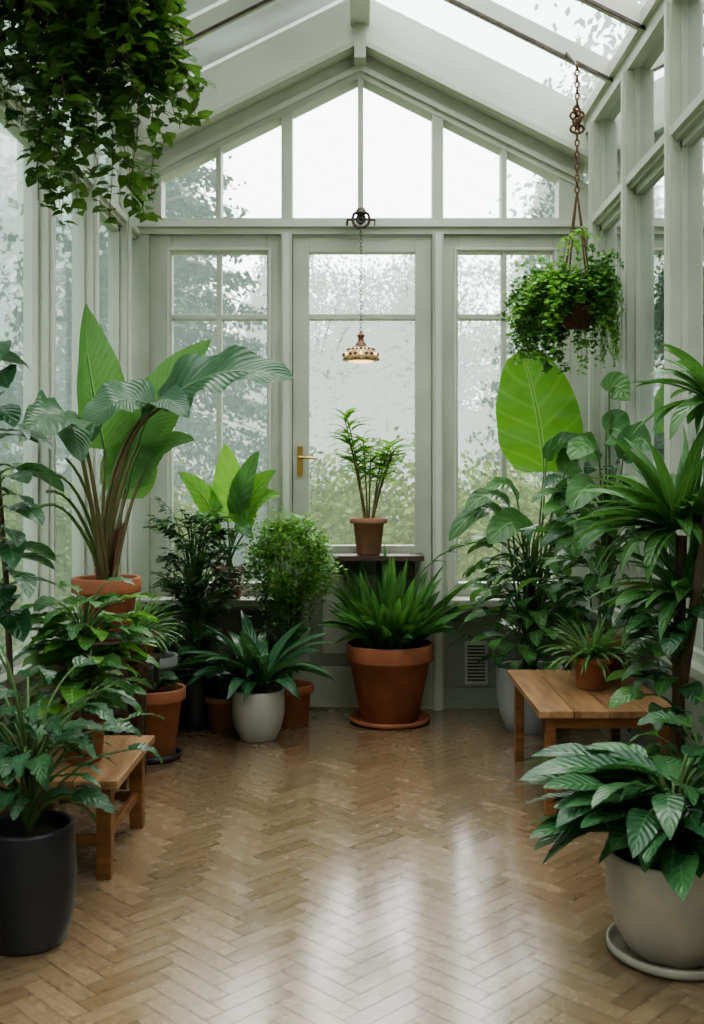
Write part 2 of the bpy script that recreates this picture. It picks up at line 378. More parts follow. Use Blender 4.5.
sidelight('window_2',-1.125,-.42,-1.008,-.499,-.756)
sidelight('window_3',.444,1.125,.525,1.03,.772)
e=empty('door_1',(0,Y1,1.2)); o=V(0,Y1,1.2); f=MB(); a,b_=Y1-.015,Y1+.05
f.box(-.36,-.273,a,b_,.01,2.51,'frame'); f.box(.295,.382,a,b_,.01,2.51,'frame'); f.box(-.273,.295,a,b_,2.437,2.51,'frame')
f.box(-.273,.295,a,b_,.01,.22,'frame'); f.box(-.273,.295,a,b_,.78,.87,'frame'); f.box(-.273,.295,a+.02,b_-.01,.22,.78,'frame2')
f.box(-.273,.295,a+.006,b_-.011,2.078,2.11,'frame')
f.box(-.2,.22,a+.008,a+.02,.29,.71,'frame')
f.obj('frame',e,o,bevel=.004)
g=MB(); g.poly([V(-.273,Y1+.02,.87),V(.295,Y1+.02,.87),V(.295,Y1+.02,2.437),V(-.273,Y1+.02,2.437)],'glass'); g.obj('glass',e,o)
h=MB(); h.box(-.335,-.305,a-.008,a,1.24,1.40,'brass'); h.tube([V(-.32,a,1.34),V(-.32,a-.045,1.34)],.008,.008,'brass',10); h.tube([V(-.325,a-.045,1.34),V(-.24,a-.05,1.335)],.008,.006,'brass',10)
h.tube([V(-.32,a,1.27),V(-.32,a-.014,1.27)],.009,.009,'brass',10); h.obj('handle',e,o)
e=MB(); e.box(.56,.68,Y1-.03,Y1-.021,.13,.36,'frame')
for k in range(11): e.box(.572,.668,Y1-.037,Y1-.03,.15+k*.018,.158+k*.018,'iron')
e.obj('vent_grille')

# ------------------------------------------------------------------ side walls, roof
def side(name,s,wn):
    wl=MB(); xi=s*XW; xo=s*(XW+.1)
    def bx(a,b,y0,y1,z0,z1,m): wl.box(min(a,b),max(a,b),y0,y1,z0,z1,m)
    bx(xi,xo,Y0,Y1,0,.53,'frame2'); bx(xi-s*.03,xo,Y0,Y1,.53,.565,'frame'); bx(xi-s*.015,xi,Y0,Y1,0,.11,'frame2')
    bx(xi-s*.01,xo,Y0,Y1,3.03,3.20,'frame'); bx(xi-s*.03,xi-s*.01,Y0,Y1,3.10,3.16,'beam')
    bx(xi,xo,Y0,Y1,2.50,2.575,'frame'); bx(xi-s*.018,xi,Y0,Y1,2.52,2.555,'beam')
    ys=[5.2-.65*k for k in range(10)]
    for y in ys:
        bx(xi-s*.015,xo-s*.02,y-.03,y+.03,.565,3.03,'frame'); bx(xi-s*.03,xi-s*.015,y-.014,y+.014,.565,3.03,'beam')
        bx(xi-s*.01,xi,y-.04,y+.04,.11,.53,'frame2')
    for k,y in enumerate(ys):
        y0=max(y-.65+.03,Y0); y1_=y-.03
        for q in (y0,y1_-.02): bx(xi+s*.02,xo-s*.04,q,q+.02,.565,3.03,'frame')
        bx(xi+s*.02,xo-s*.04,y0,y1_,.565,.60,'frame'); bx(xi+s*.02,xo-s*.04,y0,y1_,2.47,2.5,'frame'); bx(xi+s*.02,xo-s*.04,y0,y1_,2.575,2.60,'frame')
    wl.obj(name)
    g=MB(); xg=xi+s*.04; g.poly([V(xg,Y0,.565),V(xg,Y1,.565),V(xg,Y1,3.05),V(xg,Y0,3.05)],'glass_side'); g.obj(wn)
side('wall_left',-1,'window_4'); side('wall_right',1,'window_5')
ce=empty('ceiling',(0,2.2,RIDGE)); co=V(0,2.2,RIDGE)
rf=MB()
for y in [4.82-.55*k for k in range(11)]:
    for s in (-1,1):
        rf.prism([(0,RT(0)-.09),(0,RT(0)),(s*(XW+.1),RT(XW+.1)),(s*(XW+.1),RT(XW+.1)-.09)],y-.022,y+.022,'frame')
        rf.prism([(0,RT(0)-.1),(0,RT(0)-.085),(s*(XW+.05),RT(XW+.05)-.085),(s*(XW+.05),RT(XW+.05)-.1)],y-.030,y-.022,'iron')
rf.box(-.035,.035,Y0,Y1,3.62,3.80,'frame'); rf.box(-.05,.05,Y0,Y1,3.60,3.62,'beam')
rf.obj('rafters',ce,co)
g=MB()
for s in (-1,1): g.poly([V(0,Y0,RIDGE+.01),V(0,Y1+.1,RIDGE+.01),V(s*(XW+.14),Y1+.1,RT(XW+.14)+.01),V(s*(XW+.14),Y0,RT(XW+.14)+.01)],'glass_roof')
g.obj('glass_panes',ce,co)
w=MB(); w.prism([(-XW-.1,0),(XW+.1,0),(XW+.1,RT(XW+.1)),(0,RIDGE),(-XW-.1,RT(XW+.1))],Y0-.12,Y0,'plaster'); w.obj('wall_front')

# ------------------------------------------------------------------ pendant lamp
e=empty('pendant_lamp',(0.005,5.30,1.9)); o=V(0.005,5.30,1.9); lc=V(.005,5.30,0)
b=MB(); b.tube([V(.005,5.46,2.60),V(.005,5.30,2.585)],.012,.010,'iron',8); b.link(V(.005,5.31,2.57),.045,.045,.008,0,'iron'); b.link(V(.005,5.31,2.57),.02,.02,.008,0,'iron')
for s in (-1,1): b.tube([V(.005,5.31,2.57),V(.005+s*.07,5.34,2.575),V(.005+s*.075,5.46,2.575)],.006,.006,'iron',6)
b.lathe(V(.005,5.31,2.60),[(.001,.03),(.02,.025),(.03,.0),(.02,-.01),(.001,-.012)],'iron',16); b.obj('bracket',e,o)
c=MB(); z=2.53; k=0
while z>1.99: c.link(V(.005,5.30,z),.011,.006,.0018,k*pi/2,'iron'); z-=.019; k+=1
c.obj('chain',e,o)
b=MB(); b.lathe(lc,[(.001,1.99),(.008,1.988),(.010,1.975),(.020,1.968),(.020,1.962),(.014,1.955),(.016,1.935),(.026,1.925),(.030,1.915),(.045,1.902)],'mahog',28); b.obj('cap',e,o,True)
b=MB(); b.lathe(lc,[(.042,1.904),(.058,1.898),(.076,1.884),(.088,1.868),(.088,1.862)],'shade',28)
b.lathe(lc,[(.088,1.864),(.093,1.860),(.093,1.846),(.086,1.838),(.07,1.832)],'shade',28)
b.lathe(lc,[(.07,1.834),(.055,1.828),(.03,1.824),(.001,1.822)],'amber',28)
for k in range(20):
    a=2*pi*k/20; u=V(math.cos(a),math.sin(a),0)
    b.ball(lc+u*.091+V(0,0,1.866),.0085,'amber' if k%3==0 else 'mahog'); b.ball(lc+u*.068+V(0,0,1.893),.007,'mahog' if k%2 else 'brass')
    b.ball(lc+u*.090+V(0,0,1.842),.006,'shade' if k%2 else 'mahog')
b.obj('shade',e,o,True)

# ------------------------------------------------------------------ furniture
def bench(name,x0,x1,y0,y1,h,th,leg,bar=None,top='woodtop'):
    o=V((x0+x1)/2,(y0+y1)/2,0); e=empty(name,o)
    n=max(2,round((x1-x0)/.12)); t=MB(); wd=(x1-x0)/n
    for i in range(n): t.box(x0+i*wd+.0015,x0+(i+1)*wd-.0015,y0,y1,h-th,h,top)
    t.obj('top',e,o,bevel=.003)
    l=MB(); q=.03
    for x in (x0+q,x1-q-leg):
        for y in (y0+q,y1-q-leg): l.box(x,x+leg,y,y+leg,0,h-th,'wood')
    l.obj('legs',e,o,bevel=.003)
    a=MB()
    for x in (x0+q+.006,x1-q-leg+.006): a.box(x,x+leg-.012,y0+q+leg,y1-q-leg,h-th-.045,h-th,'wood')
    for y in (y0+q+.006,y1-q-leg+.006): a.box(x0+q+leg,x1-q-leg,y,y+leg-.012,h-th-.045,h-th,'wood')
    if bar:
        for y in (y0+q+.01,y1-q-leg+.01): a.box(x0+q+leg,x1-q-leg,y,y+.02,bar,bar+.03,'wood')
        for x in (x0+q+.01,x1-q-leg+.01): a.box(x,x+.02,y0+q+leg,y1-q-leg,bar,bar+.03,'wood')
    a.obj('apron',e,o,bevel=.002)
    return e
bench('wooden_bench',.645,1.16,3.70,4.52,.385,.025,.038)
bench('wooden_bench',-1.15,-.73,3.10,3.66,.31,.026,.046,.10)
s=MB(); s.box(-.14,.33,5.26,5.483,.805,.83,'darkwood')
for x in (-.08,.25): s.prism([(x,.70),(x+.02,.70),(x+.02,.805),(x,.805)],5.33,5.483,'darkwood')
s.obj('wall_shelf')
o=V(-1.0,4.3,0); e=empty('stepped_plant_stand',o); s=MB()
for (y0,y1,z) in ((3.88,4.22,.60),(4.24,4.56,.45),(4.64,4.96,.155)):
    s.box(-1.15,-.88,y0,y1,z-.02,z,'darkwood')
    for x in (-1.14,-.91):
        for y in (y0+.01,y1-.035): s.box(x,x+.022,y,y+.022,0,z-.02,'darkwood')
s.obj('shelves',e,o,bevel=.002)

# ------------------------------------------------------------------ plants
# 1 banana plant
e,c,t=plant('potted_banana_plant',(-1.0,4.05,.60),.09,.135,.225,'terra',.06,(.125,'terra'))
f=MB()
def bl(p1,p2,p3,W,hint,mat,prof=pr_ovate,bow=(0,0,.1),r=.011,src=None,wav=.08,stem='stemr',rnd=None,n=16):
    s0=(src or t)+V(R.uniform(-.03,.03),R.uniform(-.03,.03),0); p1,p2,p3=V(*p1),V(*p2),V(*p3)
    mid=(s0+p1)/2+V(*bow)
    f.tube([bez(s0,mid,p1,k/9) for k in range(10)],r,r*.5,stem,7)
    B=p2*2-(p1+p3)/2
    leafc(f,p1,B,p3,W,V(*hint),prof,mat,n,.16,wav,rnd,6)
    f.tube([bez(p1,B,p3,k/8)+V(0,-.002,-.002) for k in range(9)],r*.4,.001,'stemg',5)
bl((-1.02,4.1,1.34),(-1.07,4.08,1.62),(-1.12,4.1,1.93),.27,(.35,-1,.1),'banana',bow=(0,0,.05),rnd=.6)
bl((-.90,4.15,1.36),(-.80,4.15,1.57),(-.60,4.15,1.79),.22,(-.3,-1,.35),'banana',bow=(-.02,0,.1),rnd=.6)
bl((-.78,4.0,1.50),(-.54,3.95,1.63),(-.25,3.86,1.60),.28,(-.1,-.75,.8),'bananad',bow=(-.1,0,.22),wav=.18,n=24)
bl((-.80,3.98,1.50),(-.92,3.9,1.52),(-1.02,3.8,1.39),.21,(-.2,-.9,.7),'bananad',bow=(-.06,0,.2),wav=.15)
bl((-.80,4.0,1.51),(-.74,3.92,1.53),(-.64,3.84,1.45),.16,(.1,-.8,.8),'bananad',bow=(-.1,0,.2))
bl((-1.04,3.7,1.43),(-1.06,3.5,1.44),(-1.09,3.28,1.34),.24,(.5,-.6,1),'bananad',bow=(.0,-.05,.2),wav=.15)
bl((-1.04,3.85,1.38),(-1.04,3.72,1.42),(-.98,3.62,1.28),.19,(.3,-.8,.8),'bananad',bow=(.0,-.05,.2),wav=.15)
bl((-.95,4.2,1.18),(-.88,4.2,1.38),(-.72,4.2,1.54),.25,(-.3,-1,.3),'banana',bow=(0,0,.05),rnd=.9)
bl((-.97,4.2,1.14),(-.94,4.22,1.32),(-.92,4.22,1.54),.23,(.1,-1,.2),'banana',bow=(0,0,.02),rnd=.7)
bl((-.88,4.15,1.24),(-.80,4.15,1.35),(-.66,4.1,1.38),.16,(-.3,-.7,.8),'banana',bow=(0,0,.1),rnd=.2)
for k in range(4):
    f.tube([bez(t,t+V(-.05-.02*k,-.05*k,.4),V(-1.09,3.8-.12*k,1.3-.06*k),i/8) for i in range(9)],.009,.005,'stemg',6)
for k in range(18):
    a=R.uniform(0,2*pi); q=V(math.cos(a)*.03,math.sin(a)*.03,0); h=R.uniform(.08,.26)
    f.tube([t+q,t+q*1.4+V(0,0,h*.5),t+q*R.uniform(1.4,2.6)+V(0,0,h)],.012,.004,'dry',6)
f.obj('foliage',e,c,True,True)
# 2 spider plant
e,c,t=plant('potted_spider_plant',(-.97,4.39,.45),.075,.105,.12,'terra',.035)
f=MB(); rosette(f,t,170,.27,.013,.3,1.45,1.4,pr_strap,'spider',.02,7); f.obj('foliage',e,c,True,True)
# 3 grey pot with foliage
e,c,t=plant('potted_fern',(-.98,4.78,.155),.085,.13,.25,'grey',.05)
f=MB()
for k in range(22): frond(f,t,R.uniform(0,2*pi),R.uniform(.8,1.4),R.uniform(-.2,.5),R.uniform(.18,.3),.07,.016,'dark',k=11)
f.obj('foliage',e,c,True,True)
# 4 big terracotta pot by the stand
e,c,t=plant('potted_trailing_plant',(-.90,4.50,0),.09,.135,.30,'terra',.055,(.115,'black'))
f=MB()
for k in range(16): petleaf(f,t,R.uniform(-.9,2.2),R.uniform(.6,1.3),R.uniform(.03,.09),R.uniform(.07,.10),.05,.8,pr_ovate,'dark',n=6,r=.002,cols=2)
f.obj('foliage',e,c,True,True)
# 5 feathery palm
e,c,t=plant('potted_parlour_palm',(-.82,5.08,0),.10,.13,.26,'black')
f=MB()
for k in range(120):
    a=R.uniform(0,2*pi); h=R.uniform(.12,.76); q=t+V(math.cos(a)*.08*R.random(),math.sin(a)*.08*R.random(),h)
    f.tube([t,t+V(0,0,h*.5),q],.004,.003,'stemg',4)
    frond(f,q,a,R.uniform(.4,1.4),R.uniform(-.6,.6),R.uniform(.16,.27),.085,.022,'mid' if k%3 else 'dark',k=11)
f.obj('foliage',e,c,True,True)
e,c,t=plant('potted_peace_lily',(-.66,5.02,0),.08,.105,.17,'terra2',.03); f=MB()
for k in range(44): petleaf(f,t,R.uniform(0,2*pi),R.uniform(.7,1.45),R.uniform(.1,.32),R.uniform(.14,.2),.06,1.3,pr_lance,'dark',n=7,r=.003,cols=2)
f.obj('foliage',e,c,True,True)
# 6 sill plant with paddle leaves
e,c,t=plant('potted_bird_of_paradise',(-.69,5.375,.602),.065,.088,.165,'terra2',.035)
f=MB()
T=t
def bb(*a,**k):
    k.setdefault('stem','stemg'); bl(*a,src=T,r=.007,**k)
bb((-.69,5.36,1.0),(-.68,5.35,1.16),(-.70,5.32,1.41),.21,(.1,-1,.1),'bright',bow=(0,0,0),rnd=.9)
bb((-.62,5.33,.98),(-.56,5.3,1.14),(-.43,5.25,1.27),.17,(-.3,-.9,.5),'bright',bow=(0,0,.05),rnd=.6)
bb((-.60,5.3,.94),(-.53,5.27,1.10),(-.40,5.2,1.14),.14,(-.3,-.7,.7),'bright',bow=(0,0,.05),rnd=.3)
bb((-.76,5.33,1.02),(-.82,5.3,1.15),(-.93,5.25,1.26),.14,(.3,-.8,.5),'bright',bow=(0,0,.05),rnd=.4)
bb((-.64,5.34,1.02),(-.60,5.3,1.2),(-.52,5.28,1.37),.13,(-.2,-.9,.3),'mid',bow=(0,0,.0),rnd=.7)
bb((-.74,5.3,.92),(-.79,5.24,1.02),(-.87,5.2,1.0),.12,(.3,-.6,.8),'bright',bow=(0,0,.05))
bb((-.65,5.3,.9),(-.62,5.22,.98),(-.54,5.17,.92),.12,(-.1,-.6,.8),'mid',bow=(0,0,.05))
f.obj('foliage',e,c,True,True)
# 7 bright shrub
e,c,t=plant('potted_shrub',(-.35,5.14,0),.09,.12,.20,'terra',.04)
f=MB(); cc=V(-.355,5.12,.79)
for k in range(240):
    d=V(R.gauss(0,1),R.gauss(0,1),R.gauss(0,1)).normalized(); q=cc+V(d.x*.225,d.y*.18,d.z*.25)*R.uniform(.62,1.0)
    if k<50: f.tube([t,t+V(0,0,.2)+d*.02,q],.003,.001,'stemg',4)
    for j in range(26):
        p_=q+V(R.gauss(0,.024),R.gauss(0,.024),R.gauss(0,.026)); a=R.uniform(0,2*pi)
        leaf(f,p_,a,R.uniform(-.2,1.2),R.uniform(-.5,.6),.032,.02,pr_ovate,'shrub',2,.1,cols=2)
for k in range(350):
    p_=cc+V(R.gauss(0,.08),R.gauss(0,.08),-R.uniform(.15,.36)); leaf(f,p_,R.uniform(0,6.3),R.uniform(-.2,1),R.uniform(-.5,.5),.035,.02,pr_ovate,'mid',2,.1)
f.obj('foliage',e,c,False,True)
# 8 strap leaved plant in white pot
e,c,t=plant('potted_cast_iron_plant',(-.48,4.84,0),.085,.125,.235,'white')
f=MB()
for k in range(38):
    az=k*2.4+R.uniform(-.3,.3); u=R.random(); el=.85+.6*u; leaf(f,t+V(math.cos(az)*.025,math.sin(az)*.025,0),az,el,el-1.7+u*.8,R.uniform(.44,.56),R.uniform(.066,.085),pr_lance,'strap',13,.25,R.uniform(-.3,.3))
f.obj('foliage',e,c,True,True)
# 9 central terracotta pot
e,c,t=plant('potted_lily_plant',(.15,5.19,0),.145,.222,.385,'terra',.085,(.205,'terra'))
f=MB()
for k in range(105):
    a=R.uniform(0,2*pi); q=R.uniform(0,.13); u=R.random(); el=1.5-u*.8
    leaf(f,t+V(math.cos(a)*q,math.sin(a)*q*.8,0),a,el,el-.1-u*R.uniform(.3,1.1),R.uniform(.36,.55)*(1-.25*u),R.uniform(.052,.078),pr_lance,'lily',9,.3,R.uniform(-.9,.9))
f.tube([bez(t,t+V(.1,-.02,.55),V(.66,5.05,.92),k/8) for k in range(9)],.005,.003,'stemg',5)
for k in range(6): leaf(f,bez(t,t+V(.1,-.02,.55),V(.66,5.05,.92),.5+k*.1),R.uniform(-1.5,.5),.7,-.3,.14,.05,pr_lance,'lily',6,.2)
f.obj('foliage',e,c,True,True)
# 10 plant on the shelf
e,c,t=plant('potted_bamboo_palm',(.045,5.36,.832),.062,.098,.19,'terra2',.03)
f=MB()
for k in range(10):
    a=k*2.4; top=t+V(math.cos(a)*R.uniform(.08,.2),math.sin(a)*.05,R.uniform(.34,.6)); mid=(t+top)/2+V(0,0,.06)
    f.tube([bez(t+V(math.cos(a)*.02,0,0),mid,top,i/8) for i in range(9)],.005,.003,'stemr',6)
    for i in range(18):
        q=bez(t,mid,top,.5+.5*i/17); leaf(f,q,R.choice((0,pi))+R.uniform(-.9,.9),R.uniform(.1,1.1),R.uniform(-.6,.3),R.uniform(.11,.17),.034,pr_lance,'bright',6,.2)
f.obj('foliage',e,c,True,True)
# 11 elephant ear
e,c,t=plant('potted_elephant_ear',(.83,5.02,0),.115,.165,.31,'grey')
f=MB(); T=t
bb((.90,5.02,1.26),(.865,5.0,1.54),(.79,5.02,1.86),.41,(-.25,-1,.05),'ear',prof=pr_ear,bow=(.0,0,0),rnd=.6,wav=.13,n=24)
for spec in (((.98,4.92,1.25),(1.06,4.85,1.36),(1.10,4.7,1.30),.20,(-.4,-.8,.6)),((.70,4.95,1.02),(.58,4.9,1.08),(.42,4.85,.93),.12,(.2,-.6,1)),
    ((.72,4.95,1.10),(.62,4.9,1.15),(.50,4.85,1.07),.12,(.2,-.6,1)),((.76,4.95,1.12),(.70,4.9,1.20),(.60,4.85,1.17),.11,(.2,-.6,1)),((.95,4.95,1.05),(1.02,4.85,1.15),(1.08,4.8,1.05),.2,(-.2,-.8,.6)),
    ((.90,4.95,1.32),(.97,4.9,1.40),(1.06,4.85,1.37),.14,(-.3,-.6,.8)),((.80,4.9,.95),(.72,4.85,1.02),(.60,4.8,.92),.17,(.2,-.7,.8)),((.92,4.9,.92),(.96,4.82,.98),(1.0,4.75,.86),.17,(-.1,-.8,.7))):
    bb(*spec,'mid',prof=pr_ear,bow=(0,0,.1))
for k in range(130):
    a=R.uniform(pi*.75,2.25*pi); el=R.uniform(.1,1.4)
    petleaf(f,t+V(0,0,R.uniform(0,.5)),a,el,R.uniform(.08,.36),R.uniform(.14,.22),R.uniform(.065,.10),R.uniform(.6,1.8),pr_lobe if k%3==0 else pr_ovate,'mid' if k%3 else 'dark',n=9,r=.003)
f.tube([t,t+V(.01,0,.3),t+V(.03,0,.65)],.018,.01,'stemg',8); f.tube([t,t+V(.04,-.02,.4),V(.95,4.95,1.2)],.012,.006,'stemg',7)
f.obj('foliage',e,c,True,True)
# 12 hanging basket (right)
bx_=.965; by_=4.56; bz=1.89
o=V(bx_,by_,2.0); e=empty('hanging_plant_basket',o)
b=MB(); b.lathe(V(bx_,by_,bz),[(.001,0),(.05,.005),(.07,.05),(.082,.13),(.085,.15),(.075,.15),(.07,.12),(.001,.12)],'brownpot',30); b.obj('pot',e,o,True)
r=MB()
for k in range(4):
    a=k*pi/2+.4; r.tube([V(bx_+.082*math.cos(a),by_+.082*math.sin(a),bz+.14),V(bx_+.03*math.cos(a),by_+.03*math.sin(a),2.33),V(bx_,by_,2.50)],.004,.004,'rope',5)
z=2.51; k=0
while z<3.06: r.link(V(bx_,by_,z),.016,.009,.0035,k*pi/2,'rope'); z+=.026; k+=1
for k in range(5): r.link(V(bx_,by_,2.78+.02*k),.02,.03,.006,k,'rope')
r.tube([V(bx_,by_,3.05),V(bx_,by_+.05,3.10),V(bx_,4.795,3.215)],.006,.006,'iron',6); r.obj('hanger',e,o)
f=MB()
def vine(p,d,Ln,mat,ls,step=.022,grav=.28,stem='stemg',wr=.5,r=.0018,m=1,jit=0):
    pts=[p.copy()]; d=d.normalized()
    n=int(Ln/step)
    for i in range(n):
        d=(d+V(R.gauss(0,.12),R.gauss(0,.12),-grav)).normalized(); p=p+d*step; pts.append(p.copy())
        for _ in range(m):
            a=R.uniform(0,2*pi); l=ls*R.uniform(.7,1.25)
            leaf(f,p+V(R.gauss(0,jit),R.gauss(0,jit),R.gauss(0,jit)),a,R.uniform(-.4,.7),R.uniform(-1.3,0),l,l*wr,pr_ovate,mat,3,.15,R.uniform(-.6,.6),cols=2)
    if len(pts)>2: f.tube(pts,r,r*.6,stem,4)
for k in range(290):
    a=R.uniform(0,2*pi); el=R.uniform(-.1,1.3)
    front = (math.sin(a)<-.3 and abs(math.cos(a))<.5)
    vine(V(bx_+math.cos(a)*.05,by_+math.sin(a)*.05,bz+.15),V(math.cos(a)*math.cos(el),math.sin(a)*math.cos(el),math.sin(el)*1.2),R.choice((.10,.13,.18)) if front else R.choice((.14,.2,.26,.32,.40)),'shrub' if k%2==0 else 'mid',.030,.02,.16,wr=.8,m=3,jit=.010)
f.obj('foliage',e,o,False,True)
# 13 hanging ivy (left)
ox=-.88
o=V(ox,3.0,2.62); e=empty('hanging_ivy_basket',o)
b=MB(); b.lathe(V(ox,3.0,2.58),[(.001,0),(.08,.01),(.13,.06),(.16,.15),(.165,.17),(.15,.17),(.14,.14),(.001,.14)],'coir',30); b.obj('basket',e,o,True)
r=MB()
for k in range(3):
    a=k*2*pi/3; r.tube([V(ox+.16*math.cos(a),3.0+.16*math.sin(a),2.75),V(ox,3.0,3.2)],.003,.003,'iron',5)
r.tube([V(ox,3.0,3.19),V(ox,3.17,3.26)],.004,.004,'iron',5); r.obj('hanger',e,o)
f=MB()
for k in range(125):
    a=R.uniform(0,2*pi); el=R.uniform(-.5,1.0); vine(V(ox+math.cos(a)*.12,3.0+math.sin(a)*.12,2.74),V(math.cos(a)*math.cos(el),math.sin(a)*math.cos(el),math.sin(el)),R.choice((.24,.3,.36,.42,.48)) ,'ivy',.062,.03,.30,'bark',.6,m=2,jit=.02)
for k in range(12):
    vine(V(ox+.1,2.98,2.6),V(1,R.uniform(-.4,.4),R.uniform(-.4,.1)),R.uniform(.3,.46),'ivy',.06,.03,.09,'bark',.6,m=2,jit=.012)
for k in range(22):
    vine(V(ox+R.uniform(-.02,.12),3.0+R.uniform(-.1,.1),2.50),V(R.uniform(-.2,.3),R.uniform(-.5,.5),0),R.uniform(.25,.64),'ivy',.062,.028,.25,'bark',.6,m=2,jit=.014)
f.obj('foliage',e,o,True,True)
# 14 front right
e,c,t=plant('potted_dieffenbachia',(.81,2.65,0),.12,.175,.255,'beige',0,(.17,'beige'))
f=MB()
for k in range(115):
    a=k*2.4+R.uniform(-.2,.2); el=R.uniform(.3,1.45)
    petleaf(f,t+V(0,0,R.uniform(0,.08)),a,el,R.uniform(.08,.24),R.uniform(.17,.25),R.uniform(.07,.095),R.uniform(.4,1.0),pr_lance,'silver',n=12,r=.005,wav=.04)
for k in range(16):
    petleaf(f,t+V(0,0,.04),R.uniform(2.6,3.9),R.uniform(.3,.9),R.uniform(.2,.29),R.uniform(.18,.24),.08,R.uniform(.3,.8),pr_lance,'silver',n=12,r=.005,wav=.04)
f.obj('foliage',e,c,True,True)
# 15 dracaena right
e,c,t=plant('potted_dracaena',(1.03,3.32,0),.10,.13,.27,'terra2',.05)
f=MB()
f.tube([t,t+V(.0,0,.4),t+V(.01,0,.8)],.022,.018,'bark',9); f.tube([t+V(.01,.0,.3),V(1.07,3.2,1.0),V(1.08,3.1,1.42)],.018,.014,'bark',8)
for q,n,Ln in ((V(1.03,3.33,1.06),80,.40),(V(1.08,3.08,1.45),44,.30),(V(1.06,3.33,.84),46,.34)):
    rosette(f,q,n,Ln,.056,-.1,1.4,1.1,pr_strap,'mid',.02,9,.3)
for k in range(34):
    petleaf(f,t+V(0,0,R.uniform(.2,.55)),R.uniform(pi*.7,pi*1.6),R.uniform(.2,1.2),R.uniform(.06,.14),R.uniform(.13,.17),R.uniform(.07,.09),R.uniform(.6,1.3),pr_ovate,'dark' if k%2 else 'mid',n=9,r=.003)
f.obj('foliage',e,c,True,True)
# 16 spiky plant on bench + upright leaves
e,c,t=plant('potted_spider_plant',(.93,4.12,.385),.06,.085,.13,'terra',.03)
f=MB(); rosette(f,t,120,.27,.016,.5,1.45,1.3,pr_strap,'spider',.02,8,.2); f.obj('foliage',e,c,True,True)
e,c,t=plant('potted_monstera',(1.05,4.36,.385),.07,.095,.17,'terra',.04)
f=MB(); T=t
for spec in (((1.02,4.25,1.42),(1.06,4.2,1.42),(1.11,4.15,1.34),.17,(-.3,-1,.3)),((1.02,4.2,1.58),(1.05,4.18,1.60),(1.09,4.15,1.54),.12,(-.3,-1,.3)),((.98,4.2,1.3),(.92,4.15,1.36),(.84,4.1,1.30),.13,(.2,-.6,1)),
  ((1.0,4.2,1.15),(.92,4.1,1.2),(.82,4.0,1.1),.15,(.2,-.6,1)),((1.05,4.1,1.3),(1.08,4.0,1.38),(1.1,3.85,1.33),.16,(-.5,-.8,.6)),((1.0,4.15,1.0),(.93,4.05,1.05),(.85,4.0,.95),.14,(.2,-.6,1))):
    bb(*spec,'mid',prof=pr_ear,bow=(0,0,.1))
for k in range(75): petleaf(f,t+V(0,0,R.uniform(.1,.6)),R.uniform(pi*.7,pi*1.9),R.uniform(.3,1.3),R.uniform(.08,.28),R.uniform(.13,.19),.075,1.1,pr_ovate,'dark' if k%2 else 'mid',n=8,r=.003)
f.obj('foliage',e,c,True,True)
e,c,t=plant('potted_fatsia',(1.02,3.00,0),.085,.12,.24,'terra2',.05)
f=MB()
for k in range(60): petleaf(f,t,R.uniform(0,2*pi),R.uniform(.5,1.45),R.uniform(.15,.34),R.uniform(.11,.16),.065,1.1,pr_lobe,'mid' if k%2 else 'dark',n=12,r=.003)
f.obj('foliage',e,c,True,True)
# 17 front-left plants
e,c,t=plant('potted_philodendron',(-.88,2.72,0),.10,.12,.31,'black')
f=MB()
for k in range(90):
    petleaf(f,t+V(0,0,R.uniform(0,.16)),k*2.4,R.uniform(.5,1.45),R.uniform(.08,.38),R.uniform(.10,.16),R.uniform(.05,.08),R.uniform(.8,1.4),pr_lobe,'dark' if k%3 else 'silver',n=14,r=.003,wav=.08)
f.obj('foliage',e,c,True,True)
e,c,t=plant('potted_schefflera',(-.90,3.34,.31),.06,.085,.13,'terra',.03)
f=MB()
for k in range(125):
    petleaf(f,t+V(0,0,R.uniform(.04,.32)),k*2.4,R.uniform(.2,1.4),R.uniform(.06,.18),R.uniform(.11,.17),R.uniform(.055,.085),R.uniform(.5,1.2),pr_lobe if k%2 else pr_ovate,'mid' if k%4 else 'bright',n=12,r=.003,wav=.08)
f.obj('foliage',e,c,True,True)
e,c,t=plant('potted_rubber_plant',(-1.08,3.19,.31),.04,.06,.14,'terra2',.03)
f=MB(); f.tube([t,t+V(0,-.06,.5),V(-1.08,2.98,1.6)],.012,.006,'bark',7)
for k in range(26):
    q=bez(t,t+V(0,-.06,.5),V(-1.08,2.98,1.6),.35+.65*k/25); petleaf(f,q,R.uniform(-1.7,.9),R.uniform(-.1,.9),R.uniform(.02,.06),R.uniform(.14,.20),.095,.9,pr_ovate,'dark',n=8,r=.003,wav=.03)
f.obj('foliage',e,c,True,True)

